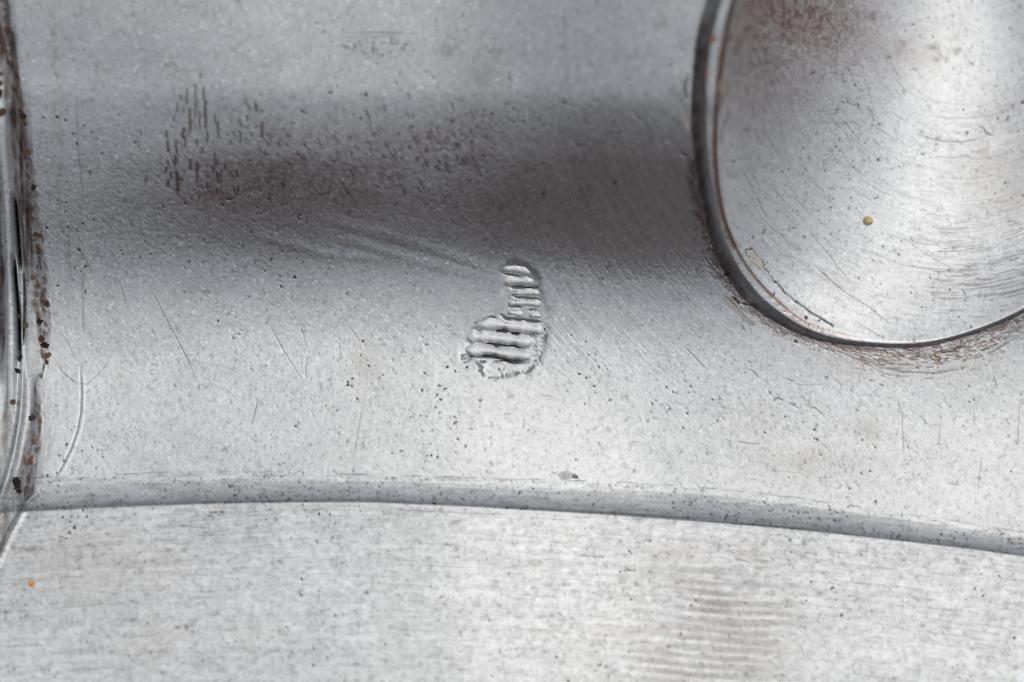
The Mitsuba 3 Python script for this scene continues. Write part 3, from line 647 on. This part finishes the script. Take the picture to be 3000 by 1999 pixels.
tint((0.21, 0.105, 0.10), stain, .9)
tint((0.175, 0.092, 0.084), bstain_shade, .86)
tint((0.30, 0.235, 0.19), faint, .6)
tint((0.22, 0.18, 0.16), ripple, .66)
tint((0.80, 0.80, 0.80), light, .75)
tint((0.085, 0.075, 0.07), pin * .8)
tint((0.09, 0.08, 0.08), dark, .78)
tint((0.24, 0.19, 0.15), faint_d, .8)
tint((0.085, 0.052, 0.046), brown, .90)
tint((0.26, 0.115, 0.055), rust, .8)
tint((0.080, 0.042, 0.036), dirt, .92)
tint((0.105, 0.046, 0.042), drip, .92)
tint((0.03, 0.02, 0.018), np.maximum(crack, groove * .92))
tint((0.035, 0.03, 0.03), crumble, .75)
tint((0.012, 0.010, 0.010), slot)
tint((0.10, 0.09, 0.09), seam, .5)
base = np.clip(base, 0.008, 0.9)

# ------------------------------------------------------------------ cut the face into parts
LX, LY = PX - 1500.0, 999.5 - PY
gy, gx = np.gradient(H, AY, AX)
N = np.stack([-gx, gy, np.ones_like(H)], -1)
N /= np.linalg.norm(N, axis=-1, keepdims=True)
P = world(np.stack([LX, LY, H], -1).reshape(-1, 3))
NW = N.reshape(-1, 3) @ ROT.T
C = base.reshape(-1, 3)
region = np.zeros((NY, NX), int)
region[step_m], region[flange_m], region[bowl_m], region[bead_m], region[side_m] = 1, 2, 3, 4, 5
region[mark_mask] = 6
idx = np.arange(NY * NX).reshape(NY, NX)
quads = np.stack([idx[:-1, :-1], idx[1:, :-1], idx[1:, 1:], idx[:-1, 1:]], -1).reshape(-1, 4)
qreg = region[:-1, :-1].reshape(-1)


def metal(rough, metallic, spec=0.5):
    return {'type': 'twosided', 'bsdf': {'type': 'principled', 'base_color': {'type': 'mesh_attribute', 'name': 'vertex_color'}, 'roughness': rough, 'metallic': metallic, 'specular': spec}}


scene['cast_skin'] = metal(0.34, 0.94)
scene['brushed_skin'] = metal(0.34, 0.92)
scene['turned_skin'] = metal(0.43, 0.90)
scene['grimy_skin'] = metal(0.47, 0.80)
scene['bar_skin'] = metal(0.46, 0.80)
scene['smooth_skin'] = metal(0.28, 0.94)
scene['crust'] = {'type': 'twosided', 'bsdf': {'type': 'principled', 'base_color': {'type': 'mesh_attribute', 'name': 'vertex_color'}, 'roughness': 0.85, 'specular': 0.3}}


def ply_with(v, f, n, c, bsdf):
    return {'type': 'ply', 'filename': meshkit.write_ply((v, f), False, None, c, normals=n), 'face_normals': n is None, 'bsdf': {'type': 'ref', 'id': bsdf}}


BODY = 'metal_casting'
labels[BODY] = {'label': 'weathered silver grey metal casting with a dark cove, round bowl and ribbed mark', 'category': 'metal casting'}
for k, (name, bsdf, text) in enumerate([
    ('cove_panel', 'cast_skin', 'grainy grey panel that curves through a dark cove'), ('step_edge', 'cast_skin', 'rounded step along the bottom of the panel'),
    ('lower_flange', 'brushed_skin', 'bright brushed flange below the step'), ('bowl', 'turned_skin', 'bright round bowl at upper right with a brown stain and painted shade'),
    ('bowl_rim', 'smooth_skin', 'smooth rolled rim round the bowl'), ('side_rim', 'grimy_skin', 'rusty split rim at the left edge'), ('struck_mark', 'cast_skin', 'ribbed struck mark in the middle of the panel')]):
    f4 = quads[qreg == k]
    used, inv = np.unique(f4, return_inverse=True)
    f4 = inv.reshape(-1, 4)
    f3 = np.vstack([f4[:, [0, 1, 2]], f4[:, [0, 2, 3]]])
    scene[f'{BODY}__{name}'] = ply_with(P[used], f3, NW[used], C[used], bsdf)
    labels[f'{BODY}__{name}'] = {'label': text}

# closed back of the casting
border = np.concatenate([idx[0, :-1], idx[:-1, -1], idx[-1, :0:-1], idx[:0:-1, 0]])
bl = np.stack([LX.reshape(-1)[border], LY.reshape(-1)[border], H.reshape(-1)[border]], 1)
lowz = float(H.min()) - 260
back = bl.copy()
back[:, 2] = lowz
m = len(border)
bv = np.vstack([bl, back, [[0, 0, lowz]]])
i = np.arange(m)
jn = (i + 1) % m
bf = np.vstack([np.stack([i, jn, jn + m], 1), np.stack([i, jn + m, i + m], 1), np.stack([i + m, jn + m, i * 0 + 2 * m], 1)])
scene[f'{BODY}__back_shell'] = ply_with(world(bv), bf, None, np.tile([0.42, 0.42, 0.42], (len(bv), 1)), 'cast_skin')

# ------------------------------------------------------------------ the raised bars of the struck mark
Hs = H


def height(x, y):
    return map_coordinates(Hs, [np.interp(np.atleast_1d(y), AY, np.arange(NY)), np.interp(np.atleast_1d(x), AX, np.arange(NX))], order=1)


Hsm = gaussian_filter(H[mj0:mj1, mi0:mi1], 9)


def soft_height(x, y):
    return map_coordinates(Hsm, [np.interp(y, AY[mj0:mj1], np.arange(mj1 - mj0)), np.interp(x, AX[mi0:mi1], np.arange(mi1 - mi0))], order=1)


bars = [  # centre line, half width, height
    ([(665, 195), (780, 195), (900, 215), (1000, 245)], 14, 6), ([(670, 345), (820, 328), (1040, 345)], 14, 6), ([(800, 470), (960, 458), (1110, 470)], 10, 5),
    ([(730, 580), (900, 575), (1120, 595)], 10, 5), ([(725, 680), (830, 692), (930, 715)], 11, 6), ([(965, 715), (1040, 712), (1130, 740)], 10, 5.5),
    ([(370, 835), (600, 822), (850, 850), (1150, 890)], 16.5, 6.5), ([(250, 965), (450, 962), (700, 985), (1030, 1030)], 17, 7), ([(235, 1110), (450, 1110), (700, 1145), (1020, 1180)], 16.5, 7),
]
for b, (pts, hw, hh) in enumerate(bars):
    pts = np.array(zpt(pts))
    s = np.concatenate([[0], np.cumsum(np.hypot(*np.diff(pts, axis=0).T))])
    n = max(24, int(s[-1] / 2.2))
    u = np.linspace(0, 1, n)
    cx, cy = (PchipInterpolator(s, pts[:, k])(u * s[-1]) for k in (0, 1))
    tx, ty = np.gradient(cx), np.gradient(cy)
    tl = np.hypot(tx, ty)
    nx_, ny_ = -ty / tl, tx / tl                         # across the bar, downwards
    e = np.minimum(u, 1 - u) * s[-1]
    endr = np.sin(np.clip(e / (hw * 1.5), 0.01, 1) * np.pi / 2) ** 0.75
    M = 17
    vv = np.linspace(-1, 1, M)
    br_ = np.random.default_rng(200 + b)
    edge1 = 1 + 0.16 * gaussian_filter1d(br_.standard_normal(n), 3) * 3
    W = hw * (0.55 + 0.45 * endr) * edge1
    GX, GY = cx[:, None] + nx_[:, None] * vv * W[:, None], cy[:, None] + ny_[:, None] * vv * W[:, None]
    pk = 0.25
    arch = np.where(vv < pk, np.sin(np.clip((vv + 1) / (1 + pk), 0, 1) * np.pi / 2) ** 1.1, np.sqrt(np.clip(1 - ((vv - pk) / (1 - pk)) ** 2, 0, 1)))
    bump = gaussian_filter(br_.standard_normal((n, M)), 1.0) * 0.5 + gaussian_filter(br_.standard_normal((n, M)), 3) * 1.2
    Z = soft_height(GX.ravel(), GY.ravel()).reshape(n, M) - 3.0 + (hh + 3.0) * arch * endr[:, None] + bump * arch * endr[:, None]
    V = np.stack([GX - 1500, 999.5 - GY, Z], -1).reshape(-1, 3)
    ii = np.arange(n * M).reshape(n, M)
    Q = np.stack([ii[:-1, :-1], ii[:-1, 1:], ii[1:, 1:], ii[1:, :-1]], -1).reshape(-1, 4)
    F = np.vstack([Q[:, [0, 2, 1]], Q[:, [0, 3, 2]]])
    Vw = world(V)
    nn = np.zeros_like(Vw)
    fn = np.cross(Vw[F[:, 1]] - Vw[F[:, 0]], Vw[F[:, 2]] - Vw[F[:, 0]])
    if (fn @ (ROT @ [0, 0, 1])).sum() < 0:
        F = F[:, ::-1]
        fn = -fn
    for k in range(3):
        np.add.at(nn, F[:, k], fn)
    nn /= np.linalg.norm(nn, axis=1, keepdims=True) + 1e-30
    col = np.clip(0.72 + 0.05 * br_.standard_normal((n * M, 1)) - 0.25 * (br_.random((n * M, 1)) < .03), .05, .85) * np.array([[1, 1.01, 1.02]])
    scene[f'{BODY}__struck_mark__bar' + (f'_{b:03d}' if b else '')] = ply_with(Vw, F, nn, col, 'bar_skin')


# ------------------------------------------------------------------ lifted flakes of casting skin along the bowl's rim
import shapely.geometry as sg
flakes = [
    ([(2086, 262), (2097, 256), (2110, 262), (2118, 272), (2117, 290), (2108, 302), (2098, 309), (2090, 304), (2085, 285)], (0.27, 0.235, 0.20), 'tan flake lifted between the rust seam and the bowl'),
    ([(1957, 268), (1966, 292), (1978, 322), (1990, 352), (2002, 384), (2008, 404), (1998, 398), (1986, 372), (1972, 336), (1962, 306), (1955, 282)], (0.40, 0.38, 0.36), 'grey sliver of skin outside the rim at the dark end of the cove'),
    ([(2178, 738), (2194, 733), (2210, 748), (2226, 764), (2234, 786), (2222, 790), (2206, 776), (2190, 762)], (0.50, 0.46, 0.42), 'pale flake at the lower left of the bowl'),
    ([(2118, 868), (2136, 878), (2160, 902), (2190, 932), (2215, 950), (2205, 956), (2178, 938), (2148, 910), (2124, 884)], (0.46, 0.43, 0.40), 'pale ragged flake outside the lower left of the rim'),
]
for k, (pts, col, text) in enumerate(flakes):
    fr_ = np.random.default_rng(300 + k)
    ring_ = sg.Polygon(pts).segmentize(5.0)
    q = np.array(ring_.exterior.coords)[:-1] + fr_.normal(0, 1.2, (len(ring_.exterior.coords) - 1, 2))
    fm = trimesh.creation.extrude_polygon(sg.Polygon(q).buffer(0), 2.0, engine='earcut')
    fm = fm.subdivide_to_size(6.0) if hasattr(fm, 'subdivide_to_size') else fm
    v = np.array(fm.vertices)
    zz = height(v[:, 0], v[:, 1])
    cen = v[:, :2].mean(0)
    curl = np.hypot(*(v[:, :2] - cen).T) / 30
    z = gaussian_filter1d(zz, 1) * 0 + zz + 0.6 + v[:, 2] + 2.2 * curl + 0.8 * meshkit.noise(np.c_[v[:, :2] / 6, v[:, 2] * 0], k)
    w = world(np.stack([v[:, 0] - 1500, 999.5 - v[:, 1], z], 1))
    cc = np.array(col) * (1 + 0.35 * (meshkit.noise(np.c_[v[:, :2] / 5, v[:, 2] * 0 + 3], k)[:, None] - .5))
    f = np.array(fm.faces)[:, ::-1]                      # the y axis was flipped
    key = f'{BODY}__skin_flake' + (f'_{k:03d}' if k else '')
    scene[key] = ply_with(w, f, None, cc, 'crust')
    labels[key] = {'label': text}


# ------------------------------------------------------------------ loose things lying on the casting
def lump(x, y, r, flat, col, seed, rough=0.28, bsdf='crust', stretch=1.0, rot=0.0, sub=3):
    m = trimesh.creation.icosphere(subdivisions=sub)
    v = np.array(m.vertices)
    d = meshkit.fbm(v * 2.8 + seed * 3.7, 3, seed) - 0.5
    v = v * (1 + 2 * rough * d)[:, None]
    v = v * [stretch, 1, flat]
    c, s = math.cos(rot), math.sin(rot)
    v = v @ np.array([[c, s, 0], [-s, c, 0], [0, 0, 1]])
    z = float(height(x, y)[0])
    p = np.array([x - 1500, 999.5 - y, z + r * flat * 0.62]) + v * r
    cc = np.array(col)[None] * (1 + 1.1 * (meshkit.fbm(v * 3 + 9 + seed, 2, seed) - .5))[:, None]
    w = world(p)
    nrm = None
    if rough < .12:
        nrm = np.array(trimesh.Trimesh(w, m.faces, process=False).vertex_normals)
    return ply_with(w, np.array(m.faces), nrm, np.clip(cc, .01, .9), bsdf)


scene['seed'] = lump(2547, 646, 13.5, 0.9, (0.62, 0.50, 0.27), 3, 0.05)
labels['seed'] = {'label': 'tiny round pale yellow seed lying in the bright bowl', 'category': 'seed'}
scene['orange_crumb'] = lump(110, 1700, 9, 0.7, (0.80, 0.36, 0.12), 4, 0.2)
labels['orange_crumb'] = {'label': 'bright orange crumb on the brushed lower flange near the left edge', 'category': 'crumb'}
for k, (x, y, r, text) in enumerate([(2067, 150, 7, 'upper of two red grit grains on the crown of the bowl rim'), (2050, 246, 5.5, 'lower and smaller of two red grit grains on the crown of the bowl rim')]):
    key = 'red_grit' + (f'_{k:03d}' if k else '')
    scene[key] = lump(x, y, r, 0.6, (0.30, 0.11, 0.07), 10 + k, 0.25, stretch=1.5, rot=0.5)
    labels[key] = {'label': text, 'category': 'grit', 'group': 'red grit on the bowl rim'}
scene['debris_speck'] = lump(1682, 1394, 5.5, 0.4, (0.24, 0.23, 0.22), 21, 0.6, stretch=1.9, rot=-0.3)
labels['debris_speck'] = {'label': 'small dark grey debris speck just above the step right of centre', 'category': 'debris'}
scene['debris_speck_001'] = lump(1655, 1391, 12, 0.30, (0.66, 0.66, 0.66), 22, 0.5, stretch=1.6)
labels['debris_speck_001'] = {'label': 'larger pale grey debris speck touching a darker one just above the step', 'category': 'debris'}
crumbs = [(6, 84, 6), (8, 115, 7), (8, 152, 9), (30, 232, 5), (24, 261, 9), (25, 287, 8), (29, 342, 9), (88, 322, 7), (85, 338, 6), (92, 352, 8), (84, 366, 8), (94, 372, 5), (100, 452, 8), (113, 553, 7), (53, 575, 5), (112, 688, 6), (124, 690, 6), (62, 762, 6), (98, 813, 6), (48, 925, 6), (137, 890, 7), (116, 942, 7), (67, 988, 6), (77, 953, 6), (122, 992, 9), (131, 1012, 8), (138, 1044, 7), (62, 1051, 9), (50, 1086, 6), (42, 1178, 7), (98, 1224, 7), (60, 1412, 10), (66, 1436, 7), (138, 1062, 5)]
where = ['at the top left corner of the rim', 'high on the left rim above the black split', 'beside the black split of the left rim', 'on the brown streak below the split', 'on the lower left rim near the step']
nth = ['topmost', 'second', 'third', 'fourth', 'fifth', 'sixth', 'seventh', 'eighth', 'ninth', 'tenth', 'eleventh', 'twelfth']
hue = ['rust brown', 'dark brown', 'tan', 'black']
count = {}
for k, (x, y, r) in enumerate(sorted(crumbs, key=lambda c: c[1])):
    key = 'rust_crumb' + (f'_{k:03d}' if k else '')
    hi = (k * 7) % 4
    if y < 160 or (x, y) in ((62, 1051), (60, 1412)):
        hi = 3
    col = [(0.105, 0.055, 0.032), (0.065, 0.04, 0.028), (0.155, 0.10, 0.062), (0.03, 0.018, 0.016)][hi]
    scene[key] = lump(x, y, r * 0.85, 0.6, col, 30 + k, 1.3, stretch=1.1 + 0.3 * (k % 3), rot=1.2 + k * 0.7, sub=3)
    z = 0 if y < 200 else 1 if y < 480 else 2 if y < 780 else 3 if y < 1070 else 4
    count[z] = count.get(z, -1) + 1
    labels[key] = {'label': f'{nth[count[z]]} crumb from the top {where[z]}, {hue[hi]}', 'category': 'crumb', 'group': 'rust crumbs along the left rim'}
